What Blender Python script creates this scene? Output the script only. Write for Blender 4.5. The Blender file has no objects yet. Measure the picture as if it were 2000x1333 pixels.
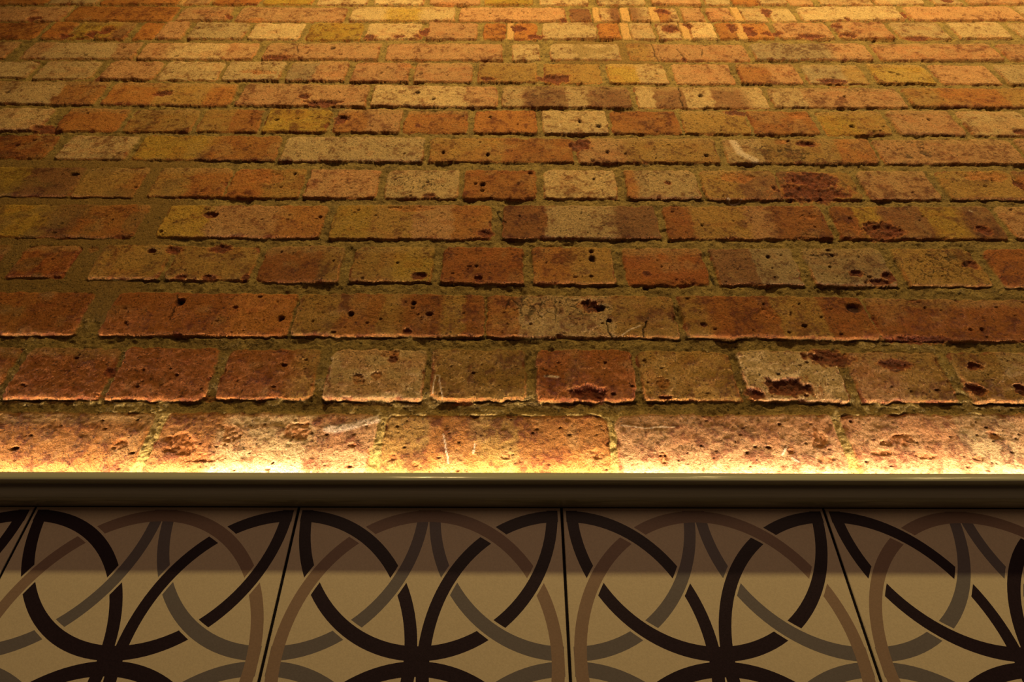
import bpy, math
import numpy as np
from mathutils import Matrix, Vector

# ------------------------------------------------------------------ camera, world, lights, exposure
scene = bpy.context.scene
EYE = 1.40            # camera height above the floor (m)
WALL_Y = 0.472        # face of the old brickwork
TILE_Y = 0.3907       # glazed face of the tiled wainscot, 81 mm proud of the bricks

cam_data = bpy.data.cameras.new('camera')
cam_data.sensor_width = 36.0
cam_data.sensor_fit = 'HORIZONTAL'
cam_data.lens = 985.818 / 2000 * 36.0
cam_data.clip_start = 0.01
cam = bpy.data.objects.new('camera', cam_data)
scene.collection.objects.link(cam)
pitch, yaw, roll = 0.587533, 0.00280956, 0.00153056
F = Vector((math.sin(yaw) * math.cos(pitch), math.cos(yaw) * math.cos(pitch), math.sin(pitch)))
R0 = Vector((math.cos(yaw), -math.sin(yaw), 0)); U0 = R0.cross(F)
RR = R0 * math.cos(roll) + U0 * math.sin(roll); UU = U0 * math.cos(roll) - R0 * math.sin(roll)
cam.matrix_world = Matrix(((RR.x, UU.x, -F.x, 0), (RR.y, UU.y, -F.y, 0), (RR.z, UU.z, -F.z, EYE), (0, 0, 0, 1)))
scene.camera = cam

world = bpy.data.worlds.new('world'); scene.world = world
world.use_nodes = True
bg = world.node_tree.nodes['Background']
bg.inputs['Color'].default_value = (1.0, 0.52, 0.34, 1)
bg.inputs['Strength'].default_value = 0.03

def spot(name, x, dy, dz, power, col, aim, size=math.radians(110), blend=0.7, radius=0.022):
    d = bpy.data.lights.new(name, 'SPOT'); d.energy = power; d.color = col
    d.spot_size = size; d.spot_blend = blend; d.shadow_soft_size = radius
    o = bpy.data.objects.new(name, d); scene.collection.objects.link(o)
    o.location = (x, WALL_Y - dy, EYE + dz)
    o.rotation_euler = (Vector(aim) - o.location).to_track_quat('-Z', 'Y').to_euler()
    return o
WARM = (1.0, 0.69, 0.27)
# ceiling downlights in a row in front of the wall
for i, (x, pw) in enumerate(((-0.26, 46), (0.60, 46), (1.46, 44))):
    spot('ceiling_downlight', x, 0.69, 1.37, pw, WARM, (x, WALL_Y, EYE + 1.10), math.radians(132), 1.0)
# soft glow of the rest of the room's lamps, from the ceiling out in front
ad = bpy.data.lights.new('room_glow', 'AREA'); ad.shape = 'RECTANGLE'; ad.size = 3.0; ad.size_y = 1.6
ad.energy = 7.5; ad.color = (1.0, 0.58, 0.35)
ao = bpy.data.objects.new('room_glow', ad); scene.collection.objects.link(ao)
ao.location = (0.2, WALL_Y - 2.3, EYE + 1.35)
ao.rotation_euler = (Vector((0.2, WALL_Y, EYE + 0.1)) - ao.location).to_track_quat('-Z', 'Y').to_euler()

vs = scene.view_settings
vs.view_transform = 'Standard'; vs.look = 'None'; vs.gamma = 1.0
vs.use_curve_mapping = False
vs.exposure = 0.0
LED_STRENGTH = 125.0
LED_COLOUR = (1.0, 0.78, 0.58, 1)

ROWS = [
    ((1.145e-05, 0.0002202, 223.4), (1.145e-05, 0.0002202, 157.4),
     '-579 -363 O|-351 -137 O2C3P2|-127 98 T1O1T1O2|106 327 P|338 567 P2C1P1'),
    ((2.087e-06, -0.002327, 302.4), (-2.09e-06, -0.001314, 240.3),
     '-630 -542 R|-532 -431 R|-424 -322 R|-311 -210 R3T1|-197 -93 C|-85 16 T|28 133 R|139 242 T|251 357 C|369 472 P1T1|484 589 T1C1'),
    ((-3.136e-06, -0.005365, 381.0), (-4.183e-06, -0.003483, 320.3),
     '-663 -496 O3R2|-469 -255 R4O2|-250 -31 T2O2T1R2T1R1|-28 192 O1C3T2|199 417 T1R3T2R2|421 645 R'),
    ((3.723e-19, -0.0006511, 460.0), (6.252e-06, -0.007349, 398.5),
     '-724 -639 R|-619 -548 R|-518 -431 T2T1|-424 -321 T|-312 -211 R3T1|-198 -98 T1Y1|-86 15 R|27 128 O2T2|142 244 R|254 357 B1G1|371 472 G|486 589 T|602 702 R'),
    ((4.17e-06, 0.00395, 536.9), (3.129e-06, 0.002852, 474.6),
     '-705 -491 Y2B1O2|-464 -250 Y2P3O2|-238 -26 Y2T2P2O2|-11 195 R2C3B2|206 423 R1T2P1R2|433 653 R1Y1B2Y1.5B1.5|662 861 P'),
    ((4.17e-06, -0.0001955, 614.2), (2.087e-06, 0.001099, 551.4),
     '-815 -766 Y|-765 -614 Y2B2|-611 -524 T4O1|-506 -402 T1O1|-399 -296 O1T1|-289 -189 P|-178 -75 C|-67 35 O|46 149 C|163 265 O1C6|271 379 T1B1|383 491 B2T2|499 600 P|613 721 T|726 827 O'),
    ((5.209e-06, -0.0007874, 689.9), (5.21e-06, -0.002503, 630.6),
     '-902 -691 O|-674 -572 C|-561 -350 Y1O1|-343 -132 C|-123 92 T1O1|100 310 P1T2|321 545 C1T2O1|552 765 P|772 995 P'),
    ((5.209e-06, 0.001118, 763.4), (2.087e-06, -0.001576, 701.7),
     '-825 -734 C|-712 -615 O|-605 -500 T|-492 -398 T1O1|-389 -288 Y|-278 -175 O1P1|-169 -70 O|-59 40 O|49 152 C|158 265 O|270 374 T|379 481 O|491 595 Y1T1|604 709 P|719 825 C|833 940 T'),
    ((6.246e-06, -0.004951, 835.4), (6.247e-06, 0.0002786, 772.0),
     '-896 -682 O1C3O2|-670 -463 O2T2O1|-450 -239 P|-231 -23 C3P1|-16 197 C1B2C1B2|207 422 C1B1.7C1.5B2C1|431 650 C1P3|658 875 T1O2T1'),
    ((1.941e-19, 0.0007213, 909.7), (7.284e-06, -0.004048, 844.9),
     '-933 -835 C|-824 -725 C|-706 -615 P|-609 -507 C|-499 -399 C|-388 -287 G1P1|-276 -178 P|-169 -69 P|-58 43 T|57 155 T|167 269 Y1C1|282 385 P|396 501 O1P1|511 615 G2T1|630 730 Y|740 842 P|854 956 C'),
    ((3.128e-06, 0.003885, 978.2), (3.128e-06, 0.003598, 918.4),
     '-1092 -906 P|-881 -680 P1C3P1|-672 -464 P1C2P1|-448 -240 P|-228 -16 P|1 51 C|70 197 C|212 430 T1P4|439 652 G2P1|665 887 P|897 1122 P'),
    ((3.127e-06, 0.008403, 1057.0), (2.086e-06, 0.008955, 993.3),
     '-1005 -892 O|-878 -834 O|-829 -784 Y|-779 -722 Y1B1|-709 -669 O|-665 -618 P|-607 -504 C|-494 -399 C|-386 -284 Y|-276 -173 C|-160 -66 P|-53 -11 O|5 48 O|58 161 C|165 206 O|226 270 C|278 321 C|339 388 C|392 427 O|446 494 O|505 609 P|620 722 P|734 830 C|848 948 C|965 1072 C'),
    ((5.205e-06, 0.008843, 1121.0), (3.127e-06, 0.01052, 1063.0),
     '-1084 -875 P|-867 -663 O|-654 -554 P|-539 -328 P|-317 -113 C1Y1C1|-103 107 P|115 156 B|174 213 C1B1|234 272 B1C1|291 329 O1C1|337 380 P|388 437 P|457 503 C|511 559 C|571 772 C|789 1009 P|1019 1227 C'),
    ((2.086e-06, 0.01049, 1192.0), (3.127e-06, 0.00894, 1132.0),
     '-1075 -940 O|-936 -837 C|-830 -675 O|-661 -612 P|-605 -512 O|-504 -405 Y|-395 -293 C|-279 -178 C|-167 -66 P|-56 42 Y|56 156 C|175 271 C|284 385 P|395 445 C|450 503 O|505 560 C|566 614 P|629 737 C|743 843 C|862 921 C|933 1062 P|1072 1180 C'),
]
FEATURES = (
    '85 249 20.5 8.5 c|258 250 9.7 7.3 c|298 256 26.1 11.1 c|352 295 24.9 11.3 c|422 286 20.2 7.2 c|505 283 10.1 5.2 c|'
    '493 255 9.8 7.4 c|162 260 7.6 7.4 s|-162 265 7.1 6.9 s|-144 269 4.9 5.0 s|-128 291 5.6 5.9 c|-132 298 10.2 5.3 s|'
    '-434 244 9.6 3.6 s|-432 273 6.6 5.7 c|541 254 6.5 8.6 c|-317 243 8.5 3.0 s|162 244 6.4 3.0 c|-52 238 10.6 3.0 s|'
    '-327 191 15.1 11.7 s|-277 201 11.2 8.7 s|-215 205 14.4 8.8 s|-386 192 7.1 5.3 s|-297 177 19.8 4.7 s|-155 190 6.6 2.7 s|'
    '-115 178 5.0 4.1 s|-93 171 4.0 3.1 s|-5 181 4.5 3.7 s|85 182 6.5 4.7 s|147 178 6.5 5.7 s|390 198 11.3 6.5 s|'
    '375 194 6.1 3.2 s|404 181 12.1 2.6 s|365 184 11.1 3.2 s|306 176 9.0 4.1 s|307 197 8.2 9.8 s|274 186 4.5 5.3 s|'
    '457 179 6.0 3.1 s|484 203 5.2 5.5 s|95 364 11.5 9.1 c|106 361 4.8 4.5 d|404 362 9.7 6.8 d|-391 368 5.4 5.4 d|'
    '-186 351 3.6 3.7 d|-267 345 4.1 4.4 d|-115 367 3.0 3.1 d|-299 377 2.4 1.6 d|-117 327 4.7 3.5 c|459 319 34.9 4.9 c|'
    '-442 338 1.8 2.2 d|301 355 12.0 7.5 s|114 343 3.0 2.9 d|221 337 3.5 2.2 c|341 368 1.8 1.5 d|337 336 3.5 2.2 d|'
    '102 438 4.5 5.2 d|102 451 3.3 2.7 d|168 416 5.1 4.2 c|164 394 3.7 3.2 d|212 399 8.7 7.3 s|427 416 8.9 5.0 c|'
    '464 411 7.6 8.3 c|448 402 15.1 4.9 c|578 433 9.0 6.9 c|-371 456 11.7 9.0 c|-429 453 10.4 7.1 c|-457 450 5.2 4.4 c|'
    '-112 410 8.8 5.8 c|-40 406 5.0 6.6 c|-534 454 7.8 4.5 s|-368 407 10.0 4.1 c|-403 407 7.5 4.1 c|-325 408 3.8 6.6 c|'
    '-292 450 1.9 1.8 d|-142 431 1.9 1.7 d|-222 433 1.3 1.7 d|-43 427 1.9 1.7 d|326 444 2.6 2.6 d|408 446 2.6 2.6 d|'
    '398 427 1.9 1.7 d|489 491 25.8 16.2 c|625 492 12.2 8.6 c|-34 484 12.1 7.5 c|-135 530 27.8 5.1 s|-404 516 9.6 5.9 c|'
    '254 500 2.0 1.9 d|401 516 11.1 3.0 s|-594 498 2.0 1.9 d|-532 507 2.0 1.9 d|424 568 50.5 18.3 c|430 595 36.8 15.7 c|'
    '322 596 23.6 11.2 s|681 600 29.7 11.3 s|722 583 5.9 13.3 c|-114 558 8.5 5.3 c|-41 582 4.4 4.4 d|-41 569 2.9 2.7 d|'
    '-626 598 7.3 3.4 d|-383 608 10.3 5.7 s|-345 592 21.9 13.4 s|222 585 5.1 4.4 c|118 593 2.2 2.2 d|691 594 3.0 3.4 d|'
    '-312 603 2.9 2.8 d|106 673 15.6 16.4 c|450 676 14.1 6.3 c|412 681 11.0 6.4 s|-102 653 3.1 3.7 d|-35 648 3.1 3.6 d|'
    '291 647 3.8 3.6 d|171 652 2.3 2.4 d|144 656 3.1 3.7 d|-726 679 3.1 2.5 d|-270 735 10.5 13.7 c|-147 722 5.6 5.4 c|'
    '-107 751 28.7 5.6 s|137 720 4.8 4.7 d|108 733 3.2 4.1 d|362 759 18.2 8.5 c|466 752 18.2 7.1 s|795 711 9.7 6.7 c|'
    '-727 710 20.6 10.6 c|-371 733 4.0 2.7 d|537 724 4.1 4.1 d|566 709 3.2 2.7 d|665 741 3.3 2.8 d|-34 743 3.3 2.8 d|'
    '-679 750 2.4 2.8 d|-578 806 15.2 7.6 c|-342 800 10.1 7.5 c|-309 781 29.2 7.3 c|315 808 4.3 4.6 d|-157 812 4.3 3.1 d|'
    '-129 793 3.4 3.0 d|556 807 2.6 3.0 d|558 838 17.5 4.7 s|74 858 28.2 13.0 c|552 854 24.8 6.5 c|-43 854 14.1 6.5 c|'
    '-450 875 17.7 6.6 s|-430 871 22.1 6.6 s|-226 874 1.8 3.3 d|-157 871 3.5 3.3 d|663 881 5.4 3.3 d|672 873 4.5 3.3 d|'
    '-711 857 7.0 9.7 c|-182 898 16.2 5.1 s|-327 957 5.6 5.5 d|-420 924 25.6 6.2 c|-370 938 2.8 3.6 d|-711 957 3.7 3.7 d|'
    '-766 928 3.7 3.5 d|-602 926 3.7 3.5 d|310 924 5.5 7.1 c|-264 999 11.5 7.7 c|-213 1001 13.4 5.8 c|-177 1005 8.7 7.8 c|'
    '13 1035 13.7 12.0 c|46 1003 15.4 7.7 c|303 1033 17.7 16.0 c|424 1038 11.8 18.2 c|455 1029 11.8 20.0 c|339 1048 9.9 10.2 c|'
    '485 1017 11.7 7.9 c|505 1017 9.8 7.9 c|560 1008 29.1 7.8 c|629 1046 7.9 10.2 c|637 1011 13.6 7.8 c|760 1004 21.4 5.8 c|'
    '-835 999 13.3 9.6 c|-788 1005 13.4 11.6 c|-765 1017 11.6 15.7 c|-165 1019 9.7 13.8 c|301 1108 14.3 10.9 c|779 1096 8.2 15.1 c|'
    '508 1113 10.3 17.5 c|-553 1077 7.0 8.4 c|-498 1065 19.8 6.2 s|100 1066 8.0 6.2 c|659 1078 6.1 6.3 c|893 1157 12.7 9.2 c|'
    '-706 1141 25.8 9.0 s|-134 1133 20.7 6.7 s|-928 1065 13.8 8.3 c|'
)
CRAZED = '-130 586 47 27|533 429 48 29|55 363 72 23|391 464 26 27|605 667 43 28|404 654 46 25'
CRACKS = ['258.8 979.5 261.3 952.7 258.5 934.7 263.4 918.8', '303.3 962.2 307.1 942.2 312.4 921.0', '282.6 832.9 283.5 814.3 279.0 799.1 280.5 775.5', '110.1 342.8 110.3 333.4 113.6 320.0', '156.7 341.5 150.5 331.4 150.2 320.8', '-19.1 526.7 -16.1 513.7 -6.4 502.0', '-391.8 370.0 -393.8 360.9 -394.7 351.9 -392.9 342.3', '-398.5 380.1 -391.8 368.5', '-394.0 963.5 -385.7 936.3', '247.9 415.2 249.3 398.8', '350.4 962.6 343.4 933.6']
MARKS = ['126.1 322.8 134.4 329.2 141.9 332.8 148.2 335.7 2.0', '37.1 268.6 50.8 267.4 3.0', '-81.9 247.2 -80.5 268.8 -76.6 268.8 -71.3 242.5 0.5', '-183.9 207.6 -175.9 206.5 -158.7 211.0 -136.7 218.9 9.0', '264.9 180.8 272.0 189.3 2.0', '273.3 177.2 278.6 173.1 1.6', '112.8 211.8 125.5 210.2 136.7 208.5 151.4 210.2 165.8 209.7 1.2', '-67.2 202.4 -59.9 172.2 0.4', '-35.5 192.7 -36.1 182.1 1.0', '75.8 724.9 76.2 718.1 1.6', '624.4 530.1 627.6 528.1 2.2', '338.7 680.6 342.8 653.2 359.8 636.4 13.0', '300.0 553.1 308.2 545.8 318.7 551.1 2.5']
SLIPS = '-671 -662 13|-9 4 11|208 224 11|323 338 11|428 445 11|160 173 12|215 232 12|273 289 12|438 454 12'
# ------------------------------------------------------------------ helpers
def link(name, mesh, mats=(), parent=None):
    o = bpy.data.objects.new(name, mesh); scene.collection.objects.link(o)
    for m in mats: mesh.materials.append(m)
    if parent: o.parent = parent
    return o

def shader(name, colour=(0.5, 0.5, 0.5), rough=0.6, spec=0.5):
    m = bpy.data.materials.new(name); m.use_nodes = True
    nt = m.node_tree; b = nt.nodes['Principled BSDF']
    b.inputs['Base Color'].default_value = (*colour, 1)
    b.inputs['Roughness'].default_value = rough
    b.inputs['Specular IOR Level'].default_value = spec
    return m, nt, b

def add_noise(nt, scale, detail=3, rough=0.6, stretch=None):
    tc = nt.nodes.new('ShaderNodeTexCoord')
    n = nt.nodes.new('ShaderNodeTexNoise')
    n.inputs['Scale'].default_value = scale; n.inputs['Detail'].default_value = detail
    n.inputs['Roughness'].default_value = rough
    if stretch:
        mp = nt.nodes.new('ShaderNodeMapping'); mp.inputs['Scale'].default_value = stretch
        nt.links.new(tc.outputs['Object'], mp.inputs['Vector']); nt.links.new(mp.outputs[0], n.inputs['Vector'])
    else:
        nt.links.new(tc.outputs['Object'], n.inputs['Vector'])
    return n

def add_bump(nt, b, height, dist, strength=1.0, prev=None):
    bp = nt.nodes.new('ShaderNodeBump'); bp.inputs['Distance'].default_value = dist
    bp.inputs['Strength'].default_value = strength
    nt.links.new(height, bp.inputs['Height'])
    if prev: nt.links.new(prev, bp.inputs['Normal'])
    nt.links.new(bp.outputs[0], b.inputs['Normal'])
    return bp.outputs[0]

rng = np.random.default_rng(11)

# ------------------------------------------------------------------ brick wall: one relief mesh
# sample positions (mm, measured from the point of the wall level with the camera), finer near the rail
COARSE = 1.35
def steps(*segs):
    out = []
    for a, b, s in segs:
        s *= COARSE; n = int(round((b - a) / s)); out.append(np.linspace(a, b, n, endpoint=False))
    out.append(np.array([segs[-1][1]])); return np.concatenate(out)
XC = steps((-2200, -1480, 12.0), (-1480, -1160, 5.0), (-1160, -560, 1.5), (-560, 560, 0.85), (560, 1160, 1.5), (1160, 1480, 5.0), (1480, 2200, 12.0))
ZC = steps((105, 150, 2.5), (150, 330, 0.75), (330, 560, 0.95), (560, 860, 1.25), (860, 1240, 1.6), (1240, 1600, 6.0), (1600, 2200, 10.0))
NX, NZ = len(XC), len(ZC)

def lattice(cell, seed, cellz=None):
    """smooth value noise in -1..1 sampled on the XC x ZC grid"""
    cz = cellz or cell
    r = np.random.default_rng(seed)
    ox, oz = r.random(2) * 50
    gx = (XC + 2400) / cell + ox; gz = (ZC + 100) / cz + oz
    ix = np.floor(gx).astype(int); iz = np.floor(gz).astype(int)
    fx = (gx - ix).astype(np.float32); fz = (gz - iz).astype(np.float32)
    fx = fx * fx * fx * (fx * (fx * 6 - 15) + 10); fz = fz * fz * fz * (fz * (fz * 6 - 15) + 10)
    V = (r.random((iz.max() + 2, ix.max() + 2)) * 2 - 1).astype(np.float32)
    rows = V[iz] * (1 - fz)[:, None] + V[iz + 1] * fz[:, None]
    return rows[:, ix] * (1 - fx)[None] + rows[:, ix + 1] * fx[None]

n60, n25, n12 = lattice(60, 1), lattice(25, 2), lattice(12, 3)
n6, n3, n15 = lattice(6, 4), lattice(3.1, 5), lattice(1.7, 6)
m30, m9, m4 = lattice(34, 7), lattice(9, 8), lattice(4.2, 9)
wx = n12 * 1.3 + n6 * 1.0 + n3 * 0.7
wz = lattice(14, 12) * 1.1 + lattice(6.5, 13) * 0.9 + lattice(3.2, 14) * 0.7
streak = lattice(40, 15, 7)
blotch = lattice(18, 16) * 0.6 + lattice(8, 17) * 0.4
fine = n3 * 0.5 + n15 * 0.5
XX = (XC[None, :] + np.zeros((NZ, 1))).astype(np.float32); ZZ = (ZC[:, None] + np.zeros((1, NX))).astype(np.float32)

def smooth(a, b, x):
    t = np.clip((x - a) / (b - a), 0, 1); return t * t * (3 - 2 * t)

# mortar first
fresh = np.maximum(smooth(-425, -470, XX + n25 * 12) * smooth(335, 352, ZZ) * smooth(652, 630, ZZ),
                   smooth(75, 88, XX) * smooth(262, 240, XX) * smooth(905, 915, ZZ) * smooth(995, 982, ZZ))
deep = smooth(0.35, 0.75, m30 + 0.35 * m9)
Hm = -2.3 + 0.9 * n25 + 0.9 * m9 + 0.75 * m4 + 0.55 * n15 - 3.2 * deep
Hm = Hm * (1 - fresh) + (-1.4 + 0.35 * n25 + 0.10 * m4) * fresh
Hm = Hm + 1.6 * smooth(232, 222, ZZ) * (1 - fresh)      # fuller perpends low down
MORT = np.array((0.27, 0.190, 0.050)); MORT2 = np.array((0.15, 0.098, 0.024)); FRESH = np.array((0.185, 0.112, 0.024))
t = np.clip(0.5 + 0.5 * m9 + 0.4 * fine, 0, 1)[..., None]
C = MORT2 * (1 - t) + MORT * t
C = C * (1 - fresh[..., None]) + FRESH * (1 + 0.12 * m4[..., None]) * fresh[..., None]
C *= 1 + 0.45 * smooth(232, 222, ZZ)[..., None]  # lowest mortar lightened: the LED strip's glow put into its colour
C *= (1 - 0.35 * smooth(0.35, 0.8, n15 * 0.6 + m4 * 0.5)[..., None] * (1 - fresh[..., None]))
H = Hm.copy(); COVER = np.zeros_like(H)
C = C.astype(np.float32)

PAL = {'R': (0.25, 0.084, 0.015), 'O': (0.32, 0.128, 0.026), 'T': (0.31, 0.180, 0.045), 'C': (0.42, 0.295, 0.120),
       'Y': (0.34, 0.215, 0.028), 'P': (0.39, 0.210, 0.078), 'B': (0.185, 0.080, 0.030), 'G': (0.25, 0.180, 0.078)}
PAL = {k: np.array(v) * np.array((1.0, 0.99, 1.05 if k in 'PCG' else 0.85)) for k, v in PAL.items()}
RAW = np.array((0.43, 0.15, 0.034)); RAWDARK = np.array((0.14, 0.032, 0.010))

def parse(code):
    out = []; i = 0
    while i < len(code):
        k = code[i]; i += 1; s = ''
        while i < len(code) and (code[i].isdigit() or code[i] == '.'): s += code[i]; i += 1
        out.append((k, float(s) if s else 1.0))
    return out

def add_brick(x0, x1, ct, cb, code):
    global H, C
    xm = (x0 + x1) / 2; w = x1 - x0
    zt, zb = np.polyval(ct, xm), np.polyval(cb, xm)
    st = np.polyder(np.poly1d(ct))(xm) if abs(xm) < 1100 else 0.0
    zt += rng.normal(0, 0.5); zb += rng.normal(0, 0.5)
    pad = 7
    i0, i1 = np.searchsorted(XC, (x0 - pad, x1 + pad)); j0, j1 = np.searchsorted(ZC, (zb - pad - 3, zt + pad + 3))
    if i1 - i0 < 2 or j1 - j0 < 2: return
    s = np.s_[j0:j1, i0:i1]
    big = min(1.0, w / 60)
    X = XX[s] + wx[s] * 1.0; Z = ZZ[s] + wz[s] * 1.0 - st * (XX[s] - xm)
    skew = rng.normal(0, 0.012)
    u = X - xm + skew * (Z - (zt + zb) / 2); v = Z - (zt + zb) / 2
    hw, hh = w / 2, (zt - zb) / 2
    # individually rounded corners
    rad = np.where(v > 0, np.where(u > 0, *(rng.uniform(2, 13, 2) * big)), np.where(u > 0, *(rng.uniform(2, 8, 2) * big)))
    qx = np.abs(u) - hw + rad; qz = np.abs(v) - hh + rad
    d = np.hypot(np.maximum(qx, 0), np.maximum(qz, 0)) + np.minimum(np.maximum(qx, qz), 0) - rad
    cov = smooth(0.9, -0.6, d)
    lower = (v / hh) * -0.5
    face = (rng.normal(0.4, 0.75) + lower * rng.normal(1.0, 0.7) + (u / hw) * rng.normal(0, 0.5)
            + 0.5 * n25[s] + 0.33 * n12[s] + 0.26 * n6[s] + 0.22 * n3[s] + 0.16 * n15[s])
    face -= 1.6 * smooth(-2.6, 0.4, d) ** 2
    # spalls along the arrises where the noise says so
    nib = smooth(-4.5, -0.8, d) * smooth(0.25, 0.65, m9[s] * 0.7 + n12[s] * 0.5 + n3[s] * 0.2)
    face -= nib * 2.2
    # dark gap under the lower arris
    gap = np.exp(-np.clip((-hh - v - 0.8) / 1.3, -1, 9) ** 2) * (np.abs(u) < hw + 1) * (v < -hh) * smooth(-0.5, 0.3, n25[s] + n12[s] * 0.5) * 5.0 * (1 - fresh[s] * 0.6)
    h0 = H[s] - gap * (1 - cov)
    H[s] = h0 * (1 - cov) + face * cov
    COVER[s] = np.maximum(COVER[s], cov)
    # colour in bands across the length of the brick
    segs = parse(code); tot = sum(q for _, q in segs); acc = 0
    uu = (u + hw) / w + (n12[s] * 2.5 + n6[s] * 1.5) / w
    col = np.zeros((*u.shape, 3)) + PAL[segs[0][0]] * (1 + rng.normal(0, 0.07))
    for (k, q) in zip(segs[1:], [q for _, q in segs[:-1]]):
        acc += q / tot
        sw = rng.choice((1.8, 3.0, 7.0, 14.0)) / w; tt = smooth(-sw, sw, uu - acc)[..., None]
        col = col * (1 - tt) + PAL[k[0]] * (1 + rng.normal(0, 0.07)) * tt
    # some firing variation: redder heart, pale skin
    t1 = smooth(0.15, 0.8, blotch[s] + streak[s] * 0.5 + rng.normal(0, 0.25))[..., None] * 0.5
    warm = col * np.array((0.92, 0.62, 0.5)); col = col * (1 - t1) + warm * t1
    t2 = smooth(0.2, 0.9, -blotch[s] + n25[s] * 0.6 + rng.normal(-0.1, 0.25))[..., None] * 0.45
    pale = col * 0.35 + np.array((0.37, 0.255, 0.10)) * 0.65; col = col * (1 - t2) + pale * t2
    if rng.random() < 0.35:      # limewashed upper margin
        t3 = smooth(hh * 0.45, hh * 0.75, v + n12[s] * 4)[..., None] * 0.6
        col = col * (1 - t3) + np.array((0.34, 0.22, 0.075)) * t3
    mean = col.mean((0, 1)); col = col * 0.8 + mean * 0.2
    dirt = smooth(-0.1, 0.95, n12[s] * 0.45 + n6[s] * 0.4 + n3[s] * 0.5 + n15[s] * 0.35 + m30[s] * 0.3 + rng.normal(0, 0.12))[..., None]
    col = col * (1 - dirt * np.array((0.62, 0.74, 0.80)))
    edge = smooth(-2.4, -0.2, d)[..., None] * smooth(0.2, -0.3, v / hh)[..., None]
    col = col * (1 - edge * 0.6) + RAW * edge * 0.6
    col = col * (1 - nib[..., None] * 0.8) + RAWDARK * 1.3 * nib[..., None] * 0.8
    col *= (1 + 0.10 * n6[s] + 0.24 * fine[s])[..., None] * (1 + rng.normal(0, 0.05))
    a = cov[..., None]
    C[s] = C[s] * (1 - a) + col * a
    # pores and pits
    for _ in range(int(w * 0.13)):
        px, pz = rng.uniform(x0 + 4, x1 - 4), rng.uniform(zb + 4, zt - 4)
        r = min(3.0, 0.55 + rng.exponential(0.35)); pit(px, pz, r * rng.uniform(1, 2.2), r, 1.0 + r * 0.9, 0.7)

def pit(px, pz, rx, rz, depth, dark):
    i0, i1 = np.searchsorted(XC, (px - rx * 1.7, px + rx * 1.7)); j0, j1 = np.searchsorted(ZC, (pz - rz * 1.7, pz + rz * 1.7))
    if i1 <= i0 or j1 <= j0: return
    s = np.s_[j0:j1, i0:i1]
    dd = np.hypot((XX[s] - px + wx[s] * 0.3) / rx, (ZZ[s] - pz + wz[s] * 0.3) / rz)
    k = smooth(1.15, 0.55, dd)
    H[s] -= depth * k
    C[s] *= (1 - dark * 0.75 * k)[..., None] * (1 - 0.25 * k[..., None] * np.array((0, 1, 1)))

tmp = []
for r_i, (ct, cb, txt) in enumerate(ROWS):
    bricks = []
    for b in txt.split('|'):
        a, c, code = b.split(); bricks.append((float(a), float(c), code))
    head = np.median([c - a for a, c, _ in bricks]) < 140
    L = 103 if head else 216
    x = bricks[0][0] - 10
    while x > -2210:
        k = 'OPTCRY'[rng.integers(6)]; bricks.insert(0, (x - L, x, k)); x -= L + 11
    x = bricks[-1][1] + 10
    while x < 2210:
        k = 'OPTCP'[rng.integers(5)]; bricks.append((x, x + L, k)); x += L + 11
    tmp.append((ct, cb, bricks))
for k in range(13):              # courses above the picture
    z1 = 1264 + 75 * k; L = 103 if k % 2 else 216; x = -2210 + 31 * k; bricks = []
    while x < 2210:
        bricks.append((x, x + L, 'OPTCPC'[rng.integers(6)])); x += L + 11
    tmp.append(((0, 0, z1), (0, 0, z1 - 63), bricks))
z0, L, x, bricks = 149, 103, -2210, []
while x < 2210:                  # the course behind the ledge
    bricks.append((x, x + L, 'R')); x += L + 11
tmp.append(((0, 0, z0), (0, 0, z0 - 63), bricks))
for ct, cb, bricks in tmp:
    for a, c, code in bricks:
        add_brick(a, c, ct, cb, code)

# tile slips wedged between bricks in the patched piers
for sp in SLIPS.split('|'):
    a, c, r_i = sp.split(); a, c, r_i = float(a), float(c), int(r_i)
    ct, cb, _ = tmp[r_i]
    zt, zb = np.polyval(ct, (a + c) / 2), np.polyval(cb, (a + c) / 2)
    i0, i1 = np.searchsorted(XC, (a - 3, c + 3)); j0, j1 = np.searchsorted(ZC, (zb - 4, zt + 3)); s = np.s_[j0:j1, i0:i1]
    u = np.abs(XX[s] + wx[s] * 0.7 - (a + c) / 2) - (c - a) / 2; v = np.abs(ZZ[s] + wz[s] - (zt + zb) / 2 + 2) - (zt - zb) / 2
    k = smooth(0.8, -0.8, np.maximum(u, v))
    H[s] = H[s] * (1 - k) + (0.8 + 0.3 * n6[s]) * k
    C[s] = C[s] * (1 - k[..., None]) + np.array((0.46, 0.27, 0.09)) * k[..., None]

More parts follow.
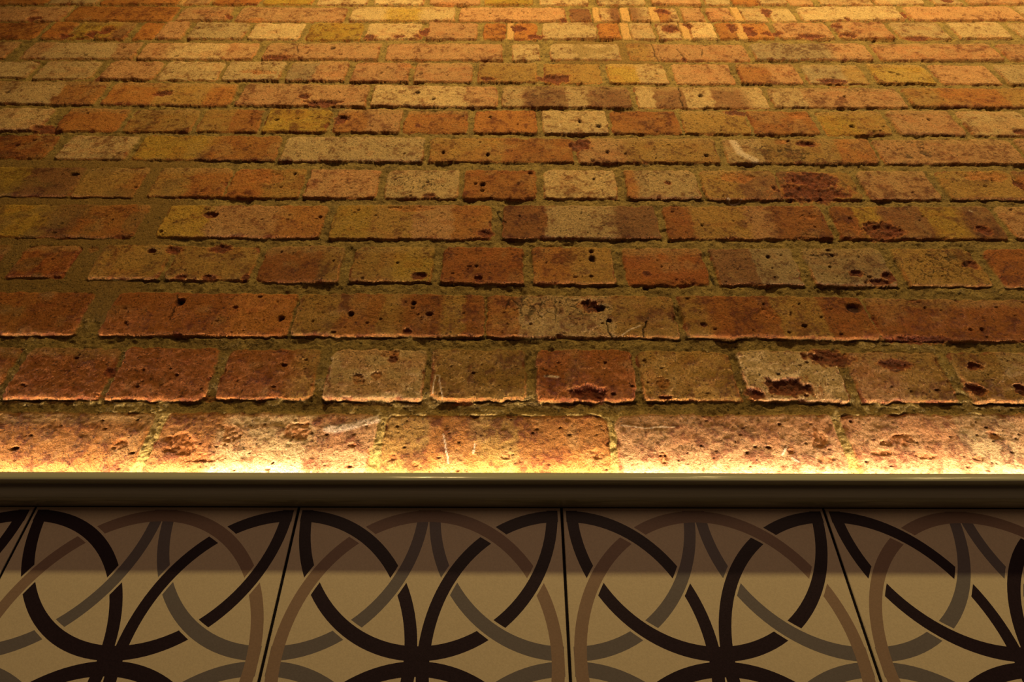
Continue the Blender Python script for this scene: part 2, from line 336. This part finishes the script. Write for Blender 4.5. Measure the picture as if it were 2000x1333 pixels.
# surveyed damage: c = broken hollow, s = shallow spall, d = small deep hole, colour darker inside
rough_h = lattice(5, 31) * 1.0 + lattice(2.4, 32) * 0.8
for f in FEATURES.split('|'):
    if not f: continue
    px, pz, rx, rz, kind = f.split(); px, pz, rx, rz = float(px), float(pz), float(rx), float(rz)
    if kind == 'd':
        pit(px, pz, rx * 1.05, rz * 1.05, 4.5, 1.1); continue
    i0, i1 = np.searchsorted(XC, (px - rx * 1.5, px + rx * 1.5)); j0, j1 = np.searchsorted(ZC, (pz - rz * 1.5, pz + rz * 1.5))
    s = np.s_[j0:j1, i0:i1]
    dd = np.hypot((XX[s] - px) / rx, (ZZ[s] - pz) / rz) + n12[s] * 0.26 + n6[s] * 0.26 + n3[s] * 0.2
    k = smooth(1.06, 0.88, dd); inner = np.clip(1.05 - dd, 0, 1)
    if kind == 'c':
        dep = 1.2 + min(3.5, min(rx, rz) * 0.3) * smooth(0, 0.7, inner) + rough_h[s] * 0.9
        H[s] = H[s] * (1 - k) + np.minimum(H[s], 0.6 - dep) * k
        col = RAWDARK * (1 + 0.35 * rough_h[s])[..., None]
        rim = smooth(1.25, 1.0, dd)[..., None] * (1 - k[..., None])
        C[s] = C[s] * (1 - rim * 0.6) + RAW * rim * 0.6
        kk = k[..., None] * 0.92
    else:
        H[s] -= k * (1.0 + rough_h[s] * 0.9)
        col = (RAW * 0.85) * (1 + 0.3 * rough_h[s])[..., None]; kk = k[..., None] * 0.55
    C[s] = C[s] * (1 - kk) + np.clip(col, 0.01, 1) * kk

# fire crazing: edges of a cell pattern
for cz in CRAZED.split('|'):
    px, pz, rx, rz = map(float, cz.split())
    i0, i1 = np.searchsorted(XC, (px - rx, px + rx)); j0, j1 = np.searchsorted(ZC, (pz - rz, pz + rz)); s = np.s_[j0:j1, i0:i1]
    n = max(14, int(rx * rz * 4 / 110)); P = np.stack((rng.uniform(px - rx, px + rx, n), rng.uniform(pz - rz, pz + rz, n)), 1)
    X = XX[s] + n6[s] * 1.6 + n3[s] * 1.0; Z = ZZ[s] + m9[s] * 1.6 + m4[s]
    d1 = np.full(X.shape, 1e9, np.float32); d2 = d1.copy()
    for q in P:
        dq = np.hypot(X - q[0], Z - q[1]); d2 = np.minimum(d2, np.maximum(d1, dq)); d1 = np.minimum(d1, dq)
    k = 0.95 * smooth(0.9, 0.2, d2 - d1) * smooth(1.0, 0.8, np.hypot((X - px) / rx, (Z - pz) / rz)) * COVER[s]
    H[s] -= 1.3 * k; C[s] *= (1 - 0.72 * k)[..., None]

def stroke(pts, width, wob):
    xs, zs = pts[0::2], pts[1::2]
    i0, i1 = np.searchsorted(XC, (min(xs) - width * 2 - 3, max(xs) + width * 2 + 3)); j0, j1 = np.searchsorted(ZC, (min(zs) - width * 2 - 3, max(zs) + width * 2 + 3))
    s = np.s_[j0:j1, i0:i1]
    X = XX[s] + (n6[s] * 1.4 + n3[s] * 0.8) * wob; Z = ZZ[s]
    best = np.full(X.shape, 1e9, np.float32)
    for a in range(len(xs) - 1):
        ax, az, bx, bz = xs[a], zs[a], xs[a + 1], zs[a + 1]
        L2 = (bx - ax) ** 2 + (bz - az) ** 2 + 1e-9
        tt = np.clip(((X - ax) * (bx - ax) + (Z - az) * (bz - az)) / L2, 0, 1)
        best = np.minimum(best, np.hypot(X - ax - tt * (bx - ax), Z - az - tt * (bz - az)))
    return s, smooth(width * 1.4, width * 0.5, best)
for c in CRACKS:
    s, k = stroke(list(map(float, c.split())), 0.9, 1.0)
    H[s] -= 2.2 * k; C[s] *= (1 - 0.8 * k)[..., None]
for c in MARKS:                  # old paint drips and scratches
    v = list(map(float, c.split())); s, k = stroke(v[:-1], max(0.6, v[-1] * 0.45), 0.25)
    H[s] += 0.35 * k; C[s] = C[s] * (1 - 0.75 * k[..., None]) + np.array((0.66, 0.52, 0.36)) * 0.75 * k[..., None]

# the left jamb of the opening once bricked up: lime and cement smeared over the arrises
smear = smooth(0.1, 0.5, n25 + n12 * 0.4) * fresh * 0.5
C = C * (1 - smear[..., None]) + FRESH * smear[..., None]
C = np.clip(C, 0.004, 0.9)

# mesh: relief sheet plus the plain body of the wall behind it and down to the floor
co = np.empty((NZ * NX, 3), np.float32)
co[:, 0] = (XX / 1000).ravel(); co[:, 1] = (WALL_Y - H / 1000).ravel(); co[:, 2] = (EYE + ZZ / 1000).ravel()
idx = np.arange(NZ * NX, dtype=np.int32).reshape(NZ, NX)
quads = np.stack((idx[:-1, :-1], idx[:-1, 1:], idx[1:, 1:], idx[1:, :-1]), -1).reshape(-1, 4)
x0, x1, ya, yb, za, zb = XC[0] / 1000, XC[-1] / 1000, WALL_Y + 0.016, WALL_Y + 0.23, 0.0, EYE + ZC[-1] / 1000
box = np.array([(x, y, z) for z in (za, zb) for x, y in ((x0, ya), (x1, ya), (x1, yb), (x0, yb))], np.float32)
nb = NZ * NX
bq = np.array([(0, 1, 5, 4), (1, 2, 6, 5), (2, 3, 7, 6), (3, 0, 4, 7), (4, 5, 6, 7), (3, 2, 1, 0)], np.int32) + nb
co = np.concatenate((co, box)); quads = np.concatenate((quads, bq))
me = bpy.data.meshes.new('brick_wall')
me.vertices.add(len(co)); me.vertices.foreach_set('co', co.ravel())
me.loops.add(quads.size); me.loops.foreach_set('vertex_index', quads.ravel())
me.polygons.add(len(quads)); me.polygons.foreach_set('loop_start', np.arange(0, quads.size, 4, dtype=np.int32))
me.update(calc_edges=True)
sm = np.ones(len(quads), bool); sm[-6:] = False
me.polygons.foreach_set('use_smooth', sm)
attr = me.color_attributes.new('brick_colour', 'FLOAT_COLOR', 'POINT')
rgba = np.ones((len(co), 4), np.float32); rgba[:nb, :3] = C.reshape(-1, 3); rgba[nb:, :3] = PAL['R']
rgba[:nb, 3] = COVER.ravel()
attr.data.foreach_set('color', rgba.ravel())

bm_, nt, b = shader('old_brickwork', rough=0.82, spec=0.25)
at = nt.nodes.new('ShaderNodeAttribute'); at.attribute_name = 'brick_colour'
g = add_noise(nt, 520, 4, 0.7); g2 = add_noise(nt, 170, 3, 0.6)
mr = nt.nodes.new('ShaderNodeMapRange'); mr.inputs[1].default_value = 0.25; mr.inputs[2].default_value = 0.75
mr.inputs[3].default_value = 0.5; mr.inputs[4].default_value = 1.5
nt.links.new(g.outputs[0], mr.inputs[0])
mul = nt.nodes.new('ShaderNodeVectorMath'); mul.operation = 'SCALE'
sp = add_noise(nt, 330, 1, 0.5, (1, 1, 1.4)); sr = nt.nodes.new('ShaderNodeMapRange')   # dark sand specks in the clay
sr.inputs[1].default_value = 0.64; sr.inputs[2].default_value = 0.70; sr.inputs[3].default_value = 1.0; sr.inputs[4].default_value = 0.38
nt.links.new(sp.outputs[0], sr.inputs[0])
mm = nt.nodes.new('ShaderNodeMath'); mm.operation = 'MULTIPLY'
nt.links.new(mr.outputs[0], mm.inputs[0]); nt.links.new(sr.outputs[0], mm.inputs[1])
nt.links.new(at.outputs['Color'], mul.inputs[0]); nt.links.new(mm.outputs[0], mul.inputs['Scale'])
nt.links.new(mul.outputs[0], b.inputs['Base Color'])
n1 = add_bump(nt, b, g.outputs[0], 0.0020, 0.9)
add_bump(nt, b, g2.outputs[0], 0.0026, 0.8, n1)
wall = link('wall_upper', me, (bm_,))
wall['kind'] = 'structure'

# ------------------------------------------------------------------ tiled wainscot
def mesh_obj(name, verts, faces, mats, fm=None, smoothed=False, parent=None):
    m = bpy.data.meshes.new(name); m.from_pydata(verts, [], faces); 
    for q in mats: m.materials.append(q)
    if fm is not None: m.polygons.foreach_set('material_index', fm)
    if smoothed: m.polygons.foreach_set('use_smooth', [True] * len(faces))
    m.update()
    o = bpy.data.objects.new(name, m); scene.collection.objects.link(o)
    if parent: o.parent = parent
    return o

def glaze(name, colour, var=0.06):
    m, nt, b = shader(name, colour, 0.38, 0.45)
    n = add_noise(nt, 900, 2); n2 = add_noise(nt, 22, 3)
    mr = nt.nodes.new('ShaderNodeMapRange'); mr.inputs[1].default_value = 0.3; mr.inputs[2].default_value = 0.7
    mr.inputs[3].default_value = 1 - var; mr.inputs[4].default_value = 1 + var
    nt.links.new(n.outputs[0], mr.inputs[0])
    s = nt.nodes.new('ShaderNodeVectorMath'); s.operation = 'SCALE'; s.inputs[0].default_value = colour
    nt.links.new(mr.outputs[0], s.inputs['Scale']); nt.links.new(s.outputs[0], b.inputs['Base Color'])
    p = add_bump(nt, b, n2.outputs[0], 0.0006, 0.3)
    add_bump(nt, b, n.outputs[0], 0.00008, 0.6, p)
    return m
GROUND = glaze('tile_cream_glaze', (0.80, 0.72, 0.51)); DARK = glaze('tile_ink_glaze', (0.026, 0.016, 0.024), 0.2)
GREY = glaze('tile_grey_glaze', (0.21, 0.20, 0.205)); BROWN = glaze('tile_umber_glaze', (0.37, 0.27, 0.20))
GROUT, _, _ = shader('black_grout', (0.012, 0.01, 0.012), 0.9, 0.1)

MARG, WB, GAP = 0.016, 0.042, 0.0075
RO = 0.5 - MARG; RM = RO - WB / 2
centres = {'N': (0.5, 0.5), 'L': (MARG, 0.5), 'T': (0.5, MARG), 'Q': (1 - MARG, 0.5), 'D': (0.5, 1 - MARG),
           'tl': (MARG, MARG), 'tr': (1 - MARG, MARG), 'br': (1 - MARG, 1 - MARG), 'bl': (MARG, 1 - MARG)}
# (over, under, quadrant)
weave = []
for cyc, quad in zip((('L', 'T', 'tl'), ('T', 'Q', 'tr'), ('Q', 'D', 'br'), ('D', 'L', 'bl')), ((0, 0), (1, 0), (1, 1), (0, 1))):
    a, b_, g_ = cyc
    weave += [(a, 'N', quad), ('N', b_, quad), (g_, a, quad), (b_, g_, quad)]
span = {'N': (0, 360), 'L': (-90, 90), 'T': (0, 180), 'Q': (90, 270), 'D': (180, 360),
        'tl': (0, 90), 'tr': (90, 180), 'br': (180, 270), 'bl': (270, 360)}
band_mat = {'N': 3, 'L': 1, 'T': 1, 'Q': 1, 'D': 1, 'tl': 2, 'tr': 2, 'br': 2, 'bl': 2}
level = {'tl': 1, 'tr': 1, 'br': 1, 'bl': 1, 'N': 2, 'L': 3, 'T': 4, 'Q': 3, 'D': 4}
pattern = []                      # (material, level, rings of (u, v))
for key, (cx, cy) in centres.items():
    a0, a1 = span[key]; cuts = [(o, q) for o, un, q in weave if un == key]
    radii = [RO - WB * i / 4 for i in range(5)]
    runs = []
    for r in radii:
        A = np.radians(np.arange(a0, a1 + 0.01, 0.1)); u = cx + r * np.cos(A); v = cy + r * np.sin(A)
        keep = np.ones(len(A), bool)
        for o, (qu, qv) in cuts:
            ox, oy = centres[o]; dist = np.abs(np.hypot(u - ox, v - oy) - RM)
            keep &= ~((dist < WB / 2 + GAP) & ((u > 0.5) == bool(qu)) & ((v > 0.5) == bool(qv)))
        e = np.flatnonzero(np.diff(np.concatenate(([0], keep.astype(int), [0]))))
        rr = [(A[s0], A[min(e1, len(A)) - 1]) for s0, e1 in zip(e[0::2], e[1::2]) if e1 - s0 > 12]
        if key == 'N' and keep[0] and keep[-1] and len(rr) > 1:
            rr = [(rr[-1][0] - 2 * math.pi, rr[0][1])] + rr[1:-1]
        runs.append(rr)
    nr = min(len(q) for q in runs)
    for k in range(nr):
        if k >= min(len(q) for q in runs): break
        ring = []
        span_deg = math.degrees(runs[0][k][1] - runs[0][k][0]); ns = max(4, int(span_deg / 3))
        for r, q in zip(radii, runs):
            s0, s1 = q[k]
            ring.append([(cx + r * math.cos(s0 + (s1 - s0) * t / ns), cy + r * math.sin(s0 + (s1 - s0) * t / ns)) for t in range(ns + 1)])
        pattern.append((band_mat[key], level[key], ring))

V, Fc, Fm = [], [], []
S = 0.2; X0 = 0.03902; ZT = EYE + 0.1084; joint = 0.0010; bev = 0.0006
def tile_mesh(px, pz):
    """tile with upper left corner at px, pz; front faces -Y"""
    base = len(V); th = 0.008
    rngs = [(joint, th), (joint, bev), (joint + bev * 0.35, bev * 0.3), (joint + bev, 0.0)]
    for ins, dy in rngs:
        for a, c in ((ins, ins), (S - ins, ins), (S - ins, S - ins), (ins, S - ins)):
            V.append((px + a, TILE_Y + dy, pz - c))
    for k in range(3):
        for j in range(4):
            a, c = base + 4 * k + j, base + 4 * k + (j + 1) % 4
            Fc.append((a, a + 4, c + 4, c)); Fm.append(0)
    Fc.append((base + 12, base + 15, base + 14, base + 13)); Fm.append(0)
    for mt, lv, ring in pattern:
        b0 = len(V); n = len(ring[0])
        for rg in ring:
            for u, v in rg: V.append((px + u * S, TILE_Y - 0.000012 * lv, pz - v * S))
        for i in range(len(ring) - 1):
            for j in range(n - 1):
                Fc.append((b0 + i * n + j, b0 + i * n + j + 1, b0 + (i + 1) * n + j + 1, b0 + (i + 1) * n + j)); Fm.append(mt)
for iu in range(-11, 10):
    for iv in range(7):
        tile_mesh(X0 + iu * S, ZT - iv * S)
# backing of the wainscot, up to the hidden shelf behind the rail
b0 = len(V); xa, xb = X0 - 11 * S, X0 + 10 * S; y0, y1 = TILE_Y + 0.0008, WALL_Y - 0.006; zz0, zz1 = 0.0, EYE + 0.128
for z in (zz0, zz1):
    for x, y in ((xa, y0), (xb, y0), (xb, y1), (xa, y1)): V.append((x, y, z))
for q in ((0, 1, 5, 4), (1, 2, 6, 5), (2, 3, 7, 6), (3, 0, 4, 7), (4, 5, 6, 7), (3, 2, 1, 0)):
    Fc.append(tuple(b0 + i for i in q)); Fm.append(4)
tiles = mesh_obj('wall_lower', V, Fc, (GROUND, DARK, GREY, BROWN, GROUT), Fm)
tiles['kind'] = 'structure'

# ------------------------------------------------------------------ painted dado rail
c0 = EYE + 0.1079
prof = [(-0.0, 0.0), (0.012, 0.0), (0.0155, 0.0008), (0.0178, 0.0032), (0.0186, 0.0065), (0.0188, 0.0100), (0.0193, 0.0108),
        (0.0225, 0.0104), (0.0254, 0.0106), (0.0268, 0.0113), (0.0271, 0.0124), (0.0266, 0.0141), (0.0251, 0.0162),
        (0.0231, 0.0182), (0.0205, 0.0196), (0.0175, 0.0201), (-0.004, 0.0201), (-0.004, 0.0003)]
xs = np.linspace(xa, xb, 181); V, Fc = [], []; n = len(prof)
for i, x in enumerate(xs):
    dz = 0.00025 * math.sin(x * 5.1) + 0.00012 * math.sin(x * 17 + 1)
    for p, z in prof: V.append((x, TILE_Y - 0.0002 - p - (dz if 0.001 < p else 0), c0 + z + (dz * 0.6 if p > 0.001 else 0)))
for i in range(len(xs) - 1):
    for j in range(n):
        k = (j + 1) % n; Fc.append((i * n + j, i * n + k, (i + 1) * n + k, (i + 1) * n + j))
Fc.append(tuple(range(n))[::-1]); Fc.append(tuple((len(xs) - 1) * n + j for j in range(n)))
PAINT, nt, b = shader('olive_grey_gloss_paint', (0.38, 0.40, 0.29), 0.20, 0.5)
ns_ = add_noise(nt, 30, 4, 0.6, (0.12, 6, 6)); ns2 = add_noise(nt, 14, 2)
p1 = add_bump(nt, b, ns_.outputs[0], 0.0012, 0.5); add_bump(nt, b, ns2.outputs[0], 0.003, 0.4, p1)
rail = mesh_obj('trim_1', V, Fc, (PAINT,), None, True)
rail['kind'] = 'structure'
rail.data.set_sharp_from_angle(angle=math.radians(50))

# ------------------------------------------------------------------ LED strip hidden on the shelf behind the rail
zl = EYE + 0.128
tilt = 0.0025     # slope added: left end lower, to dim the wash on that side
def box_mesh(name, x0, x1, y0, y1, z0a, z1a, mat, parent):
    v = []
    for top in (0, 1):
        for x, y in ((x0, y0), (x1, y0), (x1, y1), (x0, y1)):
            v.append((x, y, (z1a if top else z0a) + (tilt * x - 0.0015 if z0a > zl + 0.01 or top else 0)))
    f = [(0, 1, 5, 4), (1, 2, 6, 5), (2, 3, 7, 6), (3, 0, 4, 7), (4, 5, 6, 7), (3, 2, 1, 0)]
    return mesh_obj(name, v, f, (mat,), None, False, parent)
led = bpy.data.objects.new('led_strip_light', None); scene.collection.objects.link(led)
led['label'] = 'warm LED strip hidden behind the painted rail, washing up the foot of the brickwork'
led['category'] = 'strip light'
ALU, _, _ = shader('led_channel_aluminium', (0.5, 0.5, 0.5), 0.4)
EMI = bpy.data.materials.new('led_diffuser_glow'); EMI.use_nodes = True
nt = EMI.node_tree; nt.nodes.clear(); e = nt.nodes.new('ShaderNodeEmission'); o_ = nt.nodes.new('ShaderNodeOutputMaterial')
e.inputs['Color'].default_value = LED_COLOUR; e.inputs['Strength'].default_value = LED_STRENGTH
nt.links.new(e.outputs[0], o_.inputs[0])
box_mesh('channel', -2.0, 2.0, 0.4600, 0.4668, zl, zl + 0.0275, ALU, led)
box_mesh('diffuser', -1.99, 1.99, 0.4609, 0.4659, zl + 0.0276, zl + 0.0290, EMI, led)

# ------------------------------------------------------------------ floor and skirting far below the view
FLOOR, nt, b = shader('timber_floor', (0.10, 0.055, 0.03), 0.5)
fl = mesh_obj('floor', [(xa, -2.2, 0), (xb, -2.2, 0), (xb, WALL_Y + 0.23, 0), (xa, WALL_Y + 0.23, 0),
                        (xa, -2.2, -0.05), (xb, -2.2, -0.05), (xb, WALL_Y + 0.23, -0.05), (xa, WALL_Y + 0.23, -0.05)],
              [(0, 1, 2, 3), (7, 6, 5, 4), (0, 4, 5, 1), (1, 5, 6, 2), (2, 6, 7, 3), (3, 7, 4, 0)], (FLOOR,))
fl['kind'] = 'structure'
sk = mesh_obj('baseboard_lower', [(x, y, z) for x in (xa, xb) for y, z in ((TILE_Y + 0.0034, 0), (TILE_Y - 0.012, 0), (TILE_Y - 0.012, 0.09), (TILE_Y - 0.004, 0.105), (TILE_Y + 0.0034, 0.105))],
              [(0, 1, 6, 5), (1, 2, 7, 6), (2, 3, 8, 7), (3, 4, 9, 8), (4, 0, 5, 9), (4, 3, 2, 1, 0), (5, 6, 7, 8, 9)], (PAINT,))
sk['kind'] = 'structure'
